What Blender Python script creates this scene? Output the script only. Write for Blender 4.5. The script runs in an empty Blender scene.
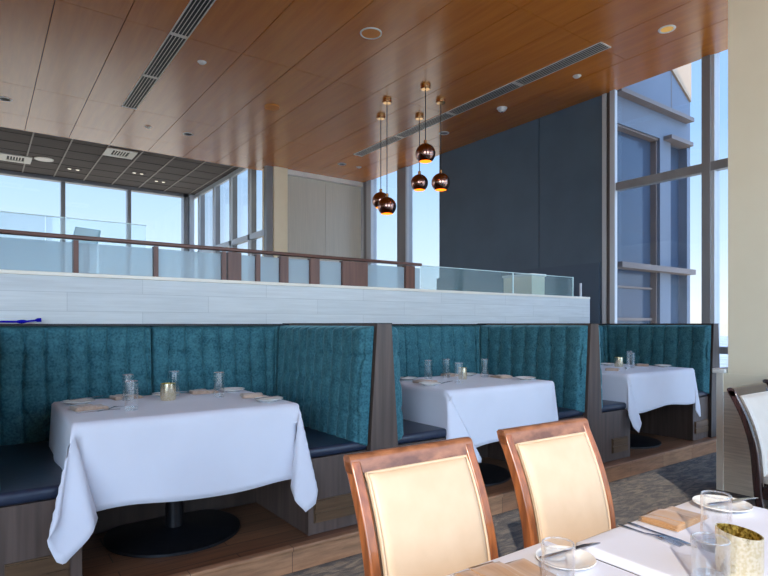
import bpy, bmesh, math, random
from mathutils import Vector, Matrix
random.seed(7)
scn = bpy.context.scene
COL = scn.collection
PI = math.pi
CF, SF = 0.58409, 0.81169          # camera forward in plan

# ------------------------------------------------------------------ colours / materials
def lin(c):
    return tuple((v/255/12.92 if v/255 <= .04045 else ((v/255+.055)/1.055)**2.4) for v in c)
def new_mat(name):
    m = bpy.data.materials.new(name); m.use_nodes = True
    nt = m.node_tree; nt.nodes.clear()
    out = nt.nodes.new('ShaderNodeOutputMaterial')
    return m, nt, out
def N(nt, t, **kw):
    n = nt.nodes.new(t)
    for k, v in kw.items():
        if k.startswith('i_'):
            n.inputs[k[2:].replace('_', ' ')].default_value = v
        else:
            setattr(n, k, v)
    return n
def mat(name, c1, c2=None, rough=.5, metal=0, scale=(8, 8, 8), detail=4, bump=0, spec=.5, sheen=0, contrast=(.35, .65), emit=None, estr=0, coat=0, bscale=None, trans=0):
    m, nt, out = new_mat(name)
    b = N(nt, 'ShaderNodeBsdfPrincipled')
    b.inputs['Roughness'].default_value = rough; b.inputs['Metallic'].default_value = metal
    b.inputs['Specular IOR Level'].default_value = spec
    b.inputs['Sheen Weight'].default_value = sheen
    b.inputs['Coat Weight'].default_value = coat
    b.inputs['Transmission Weight'].default_value = trans
    if emit:
        b.inputs['Emission Color'].default_value = (*lin(emit), 1); b.inputs['Emission Strength'].default_value = estr
    nt.links.new(b.outputs[0], out.inputs[0])
    L = lin(c1)
    b.inputs['Base Color'].default_value = (*L, 1)
    if c2 or bump:
        tc = N(nt, 'ShaderNodeTexCoord'); mp = N(nt, 'ShaderNodeMapping')
        mp.inputs['Scale'].default_value = scale
        nz = N(nt, 'ShaderNodeTexNoise'); nz.inputs['Detail'].default_value = detail; nz.inputs['Scale'].default_value = 1
        nt.links.new(tc.outputs['Object'], mp.inputs[0]); nt.links.new(mp.outputs[0], nz.inputs['Vector'])
        if c2:
            r = N(nt, 'ShaderNodeValToRGB')
            r.color_ramp.elements[0].color = (*L, 1); r.color_ramp.elements[1].color = (*lin(c2), 1)
            r.color_ramp.elements[0].position = contrast[0]; r.color_ramp.elements[1].position = contrast[1]
            nt.links.new(nz.outputs['Fac'], r.inputs[0]); nt.links.new(r.outputs[0], b.inputs['Base Color'])
        if bump:
            bp = N(nt, 'ShaderNodeBump'); bp.inputs['Strength'].default_value = bump; bp.inputs['Distance'].default_value = .01
            nt.links.new(nz.outputs['Fac'], bp.inputs['Height']); nt.links.new(bp.outputs[0], b.inputs['Normal'])
    return m
def thin_glass(name, tint=(1, 1, 1), refl=1.0, rough=0.0, base=0.0, ior=1.5, edge=None, power=5):
    """a pane: clear transmission plus a Fresnel mirror; base adds a little body (dust, frit, film)."""
    m, nt, out = new_mat(name)
    tr = N(nt, 'ShaderNodeBsdfTransparent'); tr.inputs[0].default_value = (*tint, 1)
    gl = N(nt, 'ShaderNodeBsdfGlossy'); gl.inputs['Roughness'].default_value = rough
    gl.inputs['Color'].default_value = (refl, refl, refl, 1)
    ge = N(nt, 'ShaderNodeNewGeometry'); dp = N(nt, 'ShaderNodeVectorMath'); dp.operation = 'DOT_PRODUCT'
    nt.links.new(ge.outputs['Normal'], dp.inputs[0]); nt.links.new(ge.outputs['Incoming'], dp.inputs[1])
    ab = N(nt, 'ShaderNodeMath'); ab.operation = 'ABSOLUTE'; nt.links.new(dp.outputs['Value'], ab.inputs[0])
    om = N(nt, 'ShaderNodeMath'); om.operation = 'SUBTRACT'; om.inputs[0].default_value = 1; nt.links.new(ab.outputs[0], om.inputs[1])
    pw5 = N(nt, 'ShaderNodeMath'); pw5.operation = 'POWER'; pw5.inputs[1].default_value = power; nt.links.new(om.outputs[0], pw5.inputs[0])
    f0 = ((ior-1)/(ior+1))**2
    fr = N(nt, 'ShaderNodeMath'); fr.operation = 'MULTIPLY_ADD'; fr.inputs[1].default_value = 1-f0; fr.inputs[2].default_value = f0
    nt.links.new(pw5.outputs[0], fr.inputs[0])
    mx = N(nt, 'ShaderNodeMixShader')
    nt.links.new(fr.outputs[0], mx.inputs[0]); nt.links.new(tr.outputs[0], mx.inputs[1]); nt.links.new(gl.outputs[0], mx.inputs[2])
    last = mx
    if base:
        df = N(nt, 'ShaderNodeBsdfTranslucent'); df.inputs[0].default_value = (*(edge or (.8, .9, .95)), 1)
        d2 = N(nt, 'ShaderNodeBsdfDiffuse'); d2.inputs[0].default_value = (*(edge or (.8, .9, .95)), 1)
        md = N(nt, 'ShaderNodeMixShader'); md.inputs[0].default_value = .5
        nt.links.new(df.outputs[0], md.inputs[1]); nt.links.new(d2.outputs[0], md.inputs[2])
        m2 = N(nt, 'ShaderNodeMixShader'); m2.inputs[0].default_value = base
        nt.links.new(mx.outputs[0], m2.inputs[1]); nt.links.new(md.outputs[0], m2.inputs[2]); last = m2
    nt.links.new(last.outputs[0], out.inputs[0])
    return m

M = {}
M['cream_wall'] = mat('cream_paint', (250, 238, 208), (247, 234, 203), rough=.6, scale=(3, 3, 3))
M['white_paint'] = mat('white_paint', (236, 234, 228), rough=.45)
M['shade_fabric'] = mat('shade_fabric', (208, 205, 194), (200, 198, 188), rough=.9, scale=(60, 60, 2))
M['navy_wall'] = mat('slate_blue_paint', (86, 108, 128), (81, 102, 122), rough=.55, scale=(2, 2, 2))
M['navy_wall2'] = mat('slate_blue_base', (78, 98, 120), rough=.55)
M['alu'] = mat('grey_aluminium', (150, 152, 156), (142, 144, 148), rough=.4, metal=.2, scale=(5, 5, 1))
M['alu_light'] = mat('pale_aluminium', (205, 212, 220), rough=.4, metal=.1)
M['alu_dark'] = mat('dark_bronze_aluminium', (92, 88, 88), rough=.4, metal=.3)
M['tile_grey'] = mat('dark_acoustic_tile', (116, 107, 102), (100, 92, 88), rough=.9, scale=(1.2, 40, 4), bump=.1)
M['tbar'] = mat('ceiling_grid_bar', (170, 160, 152), rough=.5)
M['vent_white'] = mat('painted_vent_metal', (240, 232, 222), rough=.4, metal=.2)
M['black'] = mat('matt_black', (16, 15, 15), rough=.6)
M['dark_metal'] = mat('dark_grey_metal', (40, 40, 44), (34, 34, 38), rough=.4, metal=.6, scale=(20, 20, 20))
M['steel'] = mat('brushed_steel', (150, 150, 155), rough=.3, metal=1)
M['cutlery'] = mat('polished_steel', (190, 190, 195), rough=.12, metal=1)
M['brass'] = mat('polished_brass', (226, 176, 120), rough=.15, metal=1)
M['booth_wood'] = mat('grey_brown_oak', (92, 76, 69), (70, 57, 52), rough=.42, scale=(26, 26, 1.3), bump=.08, detail=6)
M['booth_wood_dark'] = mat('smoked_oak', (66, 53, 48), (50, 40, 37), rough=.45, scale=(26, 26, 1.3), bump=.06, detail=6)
M['leather'] = mat('navy_leather', (38, 48, 68), (33, 42, 60), rough=.36, scale=(30, 30, 30), bump=.06, spec=.5)
M['vent_brass'] = mat('antique_bronze', (112, 88, 66), (96, 74, 56), rough=.4, metal=.5, scale=(4, 40, 40))
M['chair_wood'] = mat('cherry_wood', (168, 98, 52), (118, 66, 36), rough=.28, scale=(40, 40, 3), bump=.05, detail=6, coat=.35)
M['chair_worn'] = mat('worn_cherry_wood', (160, 106, 74), (104, 62, 40), rough=.3, scale=(14, 30, 30), bump=.08, detail=8, coat=.3)
M['chair_dark'] = mat('dark_mahogany', (62, 38, 34), (46, 28, 26), rough=.22, scale=(40, 40, 3), coat=.5)
M['cream_vinyl'] = mat('cream_vinyl', (213, 186, 156), (206, 178, 147), rough=.5, scale=(9, 9, 9), bump=.03)
M['cream_pale'] = mat('pale_cream_vinyl', (212, 198, 184), (206, 192, 178), rough=.45, scale=(9, 9, 9), bump=.03)
M['linen'] = mat('white_linen', (219, 219, 229), (214, 214, 224), rough=.8, scale=(3, 3, 3), sheen=.2)
M['linen_hem'] = mat('white_linen_hem', (242, 242, 246), rough=.8)
M['napkin'] = mat('gold_brown_napkin', (186, 142, 98), (168, 124, 82), rough=.5, scale=(60, 6, 60), sheen=.3, bump=.05)
M['napkin2'] = mat('tan_napkin', (196, 168, 148), (174, 145, 124), rough=.6, scale=(60, 6, 60), sheen=.3, bump=.05)
M['china'] = mat('white_china', (240, 236, 228), rough=.15, coat=.5)
M['rail_wood'] = mat('walnut_rail', (104, 66, 52), (84, 52, 42), rough=.35, scale=(2, 30, 30), bump=.04)
M['rail_wood2'] = mat('walnut_post', (108, 70, 56), (86, 54, 44), rough=.4, scale=(30, 30, 2), bump=.04)
M['cap'] = mat('cream_wall_cap', (232, 226, 212), rough=.35)
M['blue_plastic'] = mat('blue_plastic', (14, 14, 158), rough=.8, spec=.1)
M['orange_disc'] = mat('speaker_grille', (246, 158, 70), (232, 142, 56), rough=.5, scale=(200, 200, 200))
M['lamp_gold'] = mat('gold_reflector', (240, 190, 90), rough=.3, metal=1, emit=(255, 190, 90), estr=.25)
M['lamp_inner'] = mat('gold_lamp_interior', (240, 160, 50), rough=.35, emit=(255, 176, 50), estr=.45)
M['bulb'] = mat('warm_bulb', (255, 220, 150), emit=(255, 205, 130), estr=4)
M['spot_lens'] = mat('spot_lens', (250, 246, 236), emit=(255, 240, 215), estr=.5)
M['globe'] = mat('smoked_copper_mirror', (186, 148, 134), (150, 116, 110), rough=.06, metal=1, scale=(2, 2, 2))
M['gold_glass'] = None
M['asphalt'] = None

# wood ceiling (satin stained veneer, each board runs along Y)
def veneer():
    m, nt, out = new_mat('stained_cherry_veneer')
    b = N(nt, 'ShaderNodeBsdfPrincipled'); b.inputs['Roughness'].default_value = .25
    b.inputs['Coat Weight'].default_value = .4; b.inputs['Coat Roughness'].default_value = .2
    b.inputs['Specular IOR Level'].default_value = .8; b.inputs['Anisotropic'].default_value = 0
    tc = N(nt, 'ShaderNodeTexCoord'); mp = N(nt, 'ShaderNodeMapping'); mp.inputs['Scale'].default_value = (14, .9, 1)
    nz = N(nt, 'ShaderNodeTexNoise'); nz.inputs['Scale'].default_value = 1; nz.inputs['Detail'].default_value = 7; nz.inputs['Roughness'].default_value = .6
    r = N(nt, 'ShaderNodeValToRGB')
    r.color_ramp.elements[0].position = .25; r.color_ramp.elements[0].color = (*lin((198, 110, 20)), 1)
    r.color_ramp.elements[1].position = .75; r.color_ramp.elements[1].color = (*lin((224, 134, 36)), 1)
    nt.links.new(tc.outputs['Object'], mp.inputs[0]); nt.links.new(mp.outputs[0], nz.inputs['Vector'])
    nt.links.new(nz.outputs['Fac'], r.inputs[0]); nt.links.new(r.outputs[0], b.inputs['Base Color'])
    nt.links.new(b.outputs[0], out.inputs[0]); return m
M['veneer'] = veneer()

def carpet():
    m, nt, out = new_mat('charcoal_patterned_carpet')
    b = N(nt, 'ShaderNodeBsdfPrincipled'); b.inputs['Roughness'].default_value = .95; b.inputs['Sheen Weight'].default_value = .1
    tc = N(nt, 'ShaderNodeTexCoord'); mp = N(nt, 'ShaderNodeMapping'); mp.inputs['Scale'].default_value = (3, 9, 1); mp.inputs['Rotation'].default_value = (0, 0, .5)
    n1 = N(nt, 'ShaderNodeTexNoise'); n1.inputs['Scale'].default_value = 2.2; n1.inputs['Detail'].default_value = 6; n1.inputs['Distortion'].default_value = 1.2
    n2 = N(nt, 'ShaderNodeTexNoise'); n2.inputs['Scale'].default_value = 140; n2.inputs['Detail'].default_value = 2
    r = N(nt, 'ShaderNodeValToRGB'); e = r.color_ramp.elements
    e[0].position = .42; e[0].color = (*lin((54, 47, 49)), 1); e[1].position = .70; e[1].color = (*lin((122, 108, 94)), 1)
    r2 = N(nt, 'ShaderNodeValToRGB'); r2.color_ramp.elements[0].position = .3; r2.color_ramp.elements[0].color = (.55, .55, .55, 1); r2.color_ramp.elements[1].position = .7
    mx = N(nt, 'ShaderNodeMixRGB'); mx.blend_type = 'MULTIPLY'; mx.inputs[0].default_value = .8
    bp = N(nt, 'ShaderNodeBump'); bp.inputs['Strength'].default_value = .5; bp.inputs['Distance'].default_value = .01
    L = nt.links.new
    L(tc.outputs['Object'], mp.inputs[0]); L(mp.outputs[0], n1.inputs['Vector']); L(tc.outputs['Object'], n2.inputs['Vector'])
    L(n1.outputs['Fac'], r.inputs[0]); L(n2.outputs['Fac'], r2.inputs[0]); L(r.outputs[0], mx.inputs[1]); L(r2.outputs[0], mx.inputs[2])
    L(mx.outputs[0], b.inputs['Base Color']); L(n2.outputs['Fac'], bp.inputs['Height']); L(bp.outputs[0], b.inputs['Normal']); L(b.outputs[0], out.inputs[0])
    return m
M['carpet'] = carpet()

def planks(name, c1, c2, cm, bw, bh, rough=.4, axis='xz', grain=(1.5, 1, 30), offset=.5, mortar=.004, con=.5, bump=.15, shift=0):
    """boards laid in courses with a staggered joint"""
    m, nt, out = new_mat(name); L = nt.links.new
    b = N(nt, 'ShaderNodeBsdfPrincipled'); b.inputs['Roughness'].default_value = rough
    tc = N(nt, 'ShaderNodeTexCoord'); sp = N(nt, 'ShaderNodeSeparateXYZ'); cb = N(nt, 'ShaderNodeCombineXYZ')
    L(tc.outputs['Object'], sp.inputs[0]); ofs = N(nt, 'ShaderNodeMath'); ofs.operation = 'ADD'; ofs.inputs[1].default_value = shift; L(sp.outputs[axis[1].upper()], ofs.inputs[0])
    L(sp.outputs[axis[0].upper()], cb.inputs[0]); L(ofs.outputs[0], cb.inputs[1])
    br = N(nt, 'ShaderNodeTexBrick'); br.offset = offset; br.inputs['Scale'].default_value = 1
    br.inputs['Brick Width'].default_value = bw; br.inputs['Row Height'].default_value = bh; br.inputs['Mortar Size'].default_value = mortar
    br.inputs['Color1'].default_value = (*lin(c1), 1); br.inputs['Color2'].default_value = (*lin(c2), 1); br.inputs['Mortar'].default_value = (*lin(cm), 1)
    br.inputs['Mortar Smooth'].default_value = .1
    L(cb.outputs[0], br.inputs['Vector'])
    mp = N(nt, 'ShaderNodeMapping'); mp.inputs['Scale'].default_value = grain; L(cb.outputs[0], mp.inputs[0])
    nz = N(nt, 'ShaderNodeTexNoise'); nz.inputs['Scale'].default_value = 1; nz.inputs['Detail'].default_value = 8; nz.inputs['Roughness'].default_value = .65
    L(mp.outputs[0], nz.inputs['Vector'])
    r = N(nt, 'ShaderNodeValToRGB'); r.color_ramp.elements[0].position = .3; r.color_ramp.elements[0].color = (1-con,)*3+(1,); r.color_ramp.elements[1].position = .62
    L(nz.outputs['Fac'], r.inputs[0])
    mx = N(nt, 'ShaderNodeMixRGB'); mx.blend_type = 'MULTIPLY'; mx.inputs[0].default_value = 1
    L(br.outputs['Color'], mx.inputs[1]); L(r.outputs[0], mx.inputs[2]); L(mx.outputs[0], b.inputs['Base Color'])
    bp = N(nt, 'ShaderNodeBump'); bp.inputs['Strength'].default_value = bump; bp.inputs['Distance'].default_value = .005
    L(nz.outputs['Fac'], bp.inputs['Height']); L(bp.outputs[0], b.inputs['Normal']); L(b.outputs[0], out.inputs[0])
    return m
M['plank_wall'] = planks('whitewashed_planks', (206, 211, 212), (198, 204, 206), (184, 190, 192), .92, .123, rough=.5, grain=(2.2, 42, 1), con=.16, mortar=.0025, shift=.046)
M['platform'] = planks('brown_floor_boards', (150, 102, 72), (124, 84, 60), (70, 48, 38), 1.1, .13, rough=.4, axis='xy', grain=(2.5, 40, 1), con=.45, mortar=.003)
M['riser'] = planks('worn_brown_boards', (178, 132, 98), (150, 106, 78), (96, 66, 50), .55, .2, rough=.5, grain=(4, 30, 1), con=.5, mortar=.002)
M['pony_panel'] = planks('grey_textured_panel', (214, 204, 188), (206, 196, 180), (196, 186, 170), 1.4, .3, rough=.6, axis='yz', grain=(3, 60, 1), con=.3, mortar=.002)

def velvet(name, c1, c2):
    m, nt, out = new_mat(name); L = nt.links.new
    b = N(nt, 'ShaderNodeBsdfPrincipled'); b.inputs['Roughness'].default_value = .8; b.inputs['Sheen Weight'].default_value = .7; b.inputs['Sheen Roughness'].default_value = .35
    b.inputs['Sheen Tint'].default_value = (.35, .75, .85, 1); b.inputs['Specular IOR Level'].default_value = .25
    tc = N(nt, 'ShaderNodeTexCoord')
    n1 = N(nt, 'ShaderNodeTexNoise'); n1.inputs['Scale'].default_value = 16; n1.inputs['Detail'].default_value = 5
    n2 = N(nt, 'ShaderNodeTexNoise'); n2.inputs['Scale'].default_value = 75; n2.inputs['Detail'].default_value = 4
    ad = N(nt, 'ShaderNodeMath'); ad.operation = 'MULTIPLY_ADD'; ad.inputs[1].default_value = .35
    ml = N(nt, 'ShaderNodeMath'); ml.operation = 'MULTIPLY'; ml.inputs[1].default_value = .65
    r = N(nt, 'ShaderNodeValToRGB'); r.color_ramp.elements[0].position = .38; r.color_ramp.elements[0].color = (*lin(c1), 1); r.color_ramp.elements[1].position = .62; r.color_ramp.elements[1].color = (*lin(c2), 1)
    L(tc.outputs['Object'], n1.inputs['Vector']); L(tc.outputs['Object'], n2.inputs['Vector'])
    L(n2.outputs['Fac'], ml.inputs[0]); L(n1.outputs['Fac'], ad.inputs[0]); L(ml.outputs[0], ad.inputs[2]); L(ad.outputs[0], r.inputs[0]); L(r.outputs[0], b.inputs['Base Color'])
    bp = N(nt, 'ShaderNodeBump'); bp.inputs['Strength'].default_value = .25; bp.inputs['Distance'].default_value = .004
    L(n2.outputs['Fac'], bp.inputs['Height']); L(bp.outputs[0], b.inputs['Normal']); L(b.outputs[0], out.inputs[0]); return m
M['velvet'] = velvet('teal_velvet', (34, 82, 94), (66, 118, 128))

def mercury(name, c1, c2, rough):
    m, nt, out = new_mat(name); L = nt.links.new
    b = N(nt, 'ShaderNodeBsdfPrincipled'); b.inputs['Metallic'].default_value = .85
    tc = N(nt, 'ShaderNodeTexCoord'); v = N(nt, 'ShaderNodeTexNoise'); v.inputs['Scale'].default_value = 130; v.inputs['Detail'].default_value = 5
    r = N(nt, 'ShaderNodeValToRGB'); r.color_ramp.elements[0].position = .4; r.color_ramp.elements[0].color = (*lin(c1), 1); r.color_ramp.elements[1].position = .6; r.color_ramp.elements[1].color = (*lin(c2), 1)
    b.inputs['Roughness'].default_value = rough
    L(tc.outputs['Object'], v.inputs['Vector']); L(v.outputs['Fac'], r.inputs[0]); L(r.outputs[0], b.inputs['Base Color'])
    bp = N(nt, 'ShaderNodeBump'); bp.inputs['Strength'].default_value = .2; bp.inputs['Distance'].default_value = .003
    L(v.outputs['Fac'], bp.inputs['Height']); L(bp.outputs[0], b.inputs['Normal']); L(b.outputs[0], out.inputs[0]); return m
M['gold_glass'] = mercury('gold_mercury_glass', (224, 211, 174), (242, 234, 208), .12)
M['gold_inside'] = mercury('speckled_gold_inside', (120, 92, 30), (232, 206, 110), .3)

M['pane'] = thin_glass('window_pane', tint=(.92, .945, .98), refl=.55)
M['rail_glass'] = thin_glass('pale_blue_rail_glass', tint=(.74, .86, .9), refl=.6, base=.55, edge=lin((214, 230, 240)))
M['clear_guard'] = thin_glass('clear_guard_glass', tint=(.88, .95, .96), refl=.6, base=.18, edge=lin((190, 222, 228)))
M['screen_glass'] = thin_glass('clear_screen_glass', tint=(.92, .96, .97), refl=.6, base=.08, edge=lin((190, 222, 228)))
M['guard_edge'] = mat('polished_glass_edge', (206, 232, 232), rough=.2)
M['tumbler'] = thin_glass('drinking_glass', tint=(.985, .985, .985), refl=1, base=.0, ior=1.6, edge=(.9, .92, .95), power=2.6)
M['glass_base'] = thin_glass('thick_glass_foot', tint=(.96, .97, .98), refl=1, base=.16, ior=1.7, edge=(.92, .94, .97), power=3)
M['ext_blue'] = mat('blue_grey_cladding', (106, 114, 128), (101, 109, 122), rough=.6, scale=(1.2, 1.2, 1.2))
M['ext_ledge'] = mat('brown_grey_ledge', (120, 108, 104), rough=.6)
M['ext_glass'] = mat('mirror_tinted_facade_glass', (82, 96, 116), (76, 90, 110), rough=.12, metal=.3, scale=(1, 1, .3))
M['ext_sunlit'] = mat('sunlit_facade_tone', (176, 148, 122), rough=.7)

M['bounce_slab'] = mat('pale_bounce_surface', (232, 226, 216), (224, 218, 208), rough=.7, scale=(1, 1, 1))
def city():
    m, nt, out = new_mat('hazy_city_ground'); L = nt.links.new
    b = N(nt, 'ShaderNodeBsdfPrincipled'); b.inputs['Roughness'].default_value = .9
    tc = N(nt, 'ShaderNodeTexCoord'); v = N(nt, 'ShaderNodeTexVoronoi'); v.inputs['Scale'].default_value = .035
    r = N(nt, 'ShaderNodeValToRGB'); r.color_ramp.elements[0].color = (*lin((150, 138, 138)), 1); r.color_ramp.elements[1].color = (*lin((210, 196, 192)), 1)
    L(tc.outputs['Object'], v.inputs['Vector']); L(v.outputs['Color'], r.inputs[0]); L(r.outputs[0], b.inputs['Base Color']); L(b.outputs[0], out.inputs[0]); return m
M['city'] = city()

# ------------------------------------------------------------------ geometry helpers
def link(name, bm, m, parent=None, smooth=False, auto=None):
    me = bpy.data.meshes.new(name)
    bm.normal_update(); bm.to_mesh(me); bm.free()
    o = bpy.data.objects.new(name, me); COL.objects.link(o)
    if m: me.materials.append(m)
    if smooth:
        for p in me.polygons: p.use_smooth = True
    if auto:
        for p in me.polygons: p.use_smooth = True
        try: me.set_sharp_from_angle(angle=auto)
        except Exception: pass
    if parent: o.parent = parent
    return o
def tag(o, label, cat, group=None):
    o['label'] = label; o['category'] = cat
    if group: o['group'] = group
    return o
def thing(name, label, cat, loc=(0, 0, 0), rz=0, group=None):
    o = bpy.data.objects.new(name, None); COL.objects.link(o); o.empty_display_size = .1
    o.location = loc; o.rotation_euler = (0, 0, rz)
    return tag(o, label, cat, group)
def struct(o):
    o['kind'] = 'structure'; return o
def box(bm, x0, x1, y0, y1, z0, z1, bev=0):
    vs = [bm.verts.new((x, y, z)) for x in (x0, x1) for y in (y0, y1) for z in (z0, z1)]
    q = [(0, 1, 3, 2), (4, 6, 7, 5), (0, 4, 5, 1), (2, 3, 7, 6), (0, 2, 6, 4), (1, 5, 7, 3)]
    fs = [bm.faces.new([vs[i] for i in f]) for f in q]
    if bev:
        es = list({e for f in fs for e in f.edges})
        bmesh.ops.bevel(bm, geom=es, offset=bev, segments=2, affect='EDGES', profile=.5)
def boxes(name, lst, m, parent=None, bev=0):
    bm = bmesh.new()
    for b in lst: box(bm, *b, bev=bev)
    return link(name, bm, m, parent, auto=.6 if bev else None)
def lathe(bm, prof, seg=32, ox=0, oy=0, oz=0, close=False):
    rings = []
    for r, z in prof:
        if r < 1e-6: rings.append([bm.verts.new((ox, oy, oz+z))])
        else: rings.append([bm.verts.new((ox+r*math.cos(2*PI*i/seg), oy+r*math.sin(2*PI*i/seg), oz+z)) for i in range(seg)])
    pairs = list(zip(rings, rings[1:]))
    for a, b in pairs:
        for i in range(seg):
            j = (i+1) % seg
            if len(a) == 1 and len(b) == 1: continue
            if len(a) == 1: bm.faces.new((a[0], b[j], b[i]))
            elif len(b) == 1: bm.faces.new((a[i], a[j], b[0]))
            else: bm.faces.new((a[i], a[j], b[j], b[i]))
def turned(name, prof, m, parent=None, seg=32, loc=(0, 0, 0), auto=.7):
    bm = bmesh.new(); lathe(bm, prof, seg, *loc)
    bmesh.ops.recalc_face_normals(bm, faces=bm.faces)
    return link(name, bm, m, parent, auto=auto)
def prism(bm, outline, z0, z1, bev=0):
    """outline in XY extruded along Z"""
    a = [bm.verts.new((x, y, z0)) for x, y in outline]; b = [bm.verts.new((x, y, z1)) for x, y in outline]
    n = len(a); fs = [bm.faces.new(a[::-1]), bm.faces.new(b)]
    for i in range(n): fs.append(bm.faces.new((a[i], a[(i+1) % n], b[(i+1) % n], b[i])))
    if bev:
        es = list({e for f in fs[:2] for e in f.edges})
        bmesh.ops.bevel(bm, geom=es, offset=bev, segments=2, affect='EDGES', profile=.5)
def tube(bm, pts, r, seg=10):
    rings = []
    for i, p in enumerate(pts):
        p = Vector(p); q = Vector(pts[min(i+1, len(pts)-1)])-Vector(pts[max(i-1, 0)]); q.normalize()
        u = q.cross(Vector((0, 0, 1)));  u = u if u.length > 1e-3 else Vector((1, 0, 0)); u.normalize(); w = q.cross(u)
        rr = r[i] if isinstance(r, (list, tuple)) else r
        rings.append([bm.verts.new(p+u*rr*math.cos(2*PI*k/seg)+w*rr*math.sin(2*PI*k/seg)) for k in range(seg)])
    for a, b in zip(rings, rings[1:]):
        for k in range(seg): bm.faces.new((a[k], a[(k+1) % seg], b[(k+1) % seg], b[k]))
    bm.faces.new(rings[0][::-1]); bm.faces.new(rings[-1])
def copy_thing(root, loc, label, rz=None):
    r = root.copy(); COL.objects.link(r); r.location = loc; r['label'] = label
    if rz is not None: r.rotation_euler = (0, 0, rz)
    for ch in list(root.children):
        c = ch.copy(); COL.objects.link(c); c.parent = r
        for g in list(ch.children):
            d = g.copy(); COL.objects.link(d); d.parent = c
    return r
def rot_about(o, ang): o.rotation_euler = (0, 0, ang)

# ------------------------------------------------------------------ numbers of the place
STEP = .14            # booth platform
ZC = 4.52             # wood ceiling
BY = 4.02             # booth back plane
TOP = 1.335           # booth back top
DIV = [2.03, 4.22, 6.42]
ZT = .89              # booth cloth top

# ------------------------------------------------------------------ shell
struct(boxes('floor', [(-9, 7.0, -2.8, 2.9, -.1, 0)], M['carpet']))
pl = struct(boxes('floor_platform', [(-9, 6.95, 2.775, 4.15, 0, STEP-.004)], M['platform']))
boxes('riser', [(-9, 6.95, 2.76, 2.775, 0, STEP-.02)], M['riser'], pl)
boxes('nosing', [(-9, 6.95, 2.745, 2.80, STEP-.024, STEP)], M['riser'], pl, bev=.006)
struct(boxes('floor_upper', [(-9, 6.95, 4.3, 15.3, .6, .85)], M['platform']))

# pale plank wall behind the booths
pw = struct(boxes('wall_partition', [(-9, 6.105, 4.15, 4.36, 0, 1.655)], M['plank_wall']))
boxes('wall_cap', [(-9, 6.115, 4.14, 4.37, 1.655, 1.68)], M['cap'], pw, bev=.004)
boxes('wall_end', [(6.105, 6.118, 4.15, 4.36, 0, 1.655)], M['alu_light'], pw)

# wood ceiling of panels with open joints
bm = bmesh.new()
xs = [.60+.6345*k for k in range(-14, 10)] + [7.02]
xs = [-9.0]+[x for x in xs if x > -8.9 and x < 6.9]+[7.02]
ys = [-2.8, -1.34, 1.22, 3.78, 6.33, 8.90, 10.17, 10.92]
for i in range(len(xs)-1):
    yy = ys if xs[i] < 6.2 else [-2.8, 0, 2.5, 5.03, 7.6, 10.1, 10.92]
    for a, b in zip(yy, yy[1:]):
        g = .004
        box(bm, xs[i]+g, xs[i+1]-g, a+g*.6, b-g*.6, ZC, ZC+.03)
ce = struct(link('ceiling', bm, M['veneer']))
boxes('ceiling_backing', [(-9, 7.02, -2.8, 10.92, ZC+.05, ZC+.3)], M['black'], ce)
boxes('ceiling_edge', [(-9, 4.70, 10.915, 10.935, ZC, ZC+.5)], M['veneer'], ce)
# dark tile ceiling of the upper level
ca = struct(boxes('ceiling_acoustic', [(-9, 4.7, 10.9, 15.4, 4.80, 4.86)], M['tile_grey']))
bm = bmesh.new()
for k in range(-15, 7): box(bm, .79+.62*k-.012, .79+.62*k+.012, 10.94, 15.3, 4.786, 4.80)
link('grid_bar', bm, M['tbar'], ca)
bm = bmesh.new()
for k in range(0, 8): box(bm, -9, 4.68, 10.94+.6*k-.008, 10.94+.6*k+.008, 4.794, 4.80)
link('grid_joint', bm, M['black'], ca)
# roof block over everything (it shades the wing outside)
struct(boxes('roof', [(-9.2, 7.3, -3.0, 10.9, 4.9, 6.55), (-9.2, 4.9, 10.9, 15.6, 4.9, 6.55)], M['cream_wall']))

# slate-blue wall
wr = struct(boxes('wall_right', [(7.0, 7.25, 4.545, 5.63, .0, 4.7), (7.0, 7.25, 5.645, 7.95, 0, 4.7), (7.02, 7.2, 5.6, 5.7, 0, 4.7)], M['navy_wall']))
boxes('wall_base', [(6.965, 7.0, 4.58, 7.99, 0, 2.2)], M['navy_wall2'], wr)
# beige shade wall at the far end of the wood ceiling
struct(boxes('wall_pier', [(4.80, 5.10, 10.45, 10.62, .85, 4.52)], M['cream_wall']))
wb = struct(boxes('wall_back', [(4.70, 7.25, 10.62, 10.8, .6, 4.8)], M['cream_wall']))
struct(boxes('trim_1', [(4.66, 4.80, 10.5, 10.62, .85, 4.52)], M['alu']))
struct(boxes('trim_2', [(5.10, 7.0, 10.5, 10.62, 4.425, 4.52)], M['white_paint']))
for i, (a, b) in enumerate(((5.14, 6.05), (6.055, 6.98))):
    r = tag(boxes('roller_shade', [(a, b, 10.575, 10.583, .95, 4.42)], M['shade_fabric']),
            ('beige roller shade pulled down right beside the cream pier', 'beige roller shade pulled down beside the tall window behind the hanging globes')[i], 'roller shade', 'roller shades on the far wall')
    boxes('hem_bar', [(a, b, 10.565, 10.593, .93, .96)], M['white_paint'], r)
# left wall of the shell, and an unseen wall piece added to block sun
struct(boxes('wall_sun_block', [(-1.3, 1.2, -3.0, -2.8, 0, 4.6)], M['cream_wall']))
struct(boxes('wall_left', [(-9.2, -9.0, -3, 15.5, 0, 4.9)], M['cream_wall']))

# windows -----------------------------------------------------------
def window(name, frames, panes, extra=()):
    w = struct(boxes(name, frames, M['alu']))
    for m, lst in extra: boxes('frame_trim', lst, m, w)
    for p in panes: boxes('pane', [p], M['pane'], w)
    return w
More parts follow.
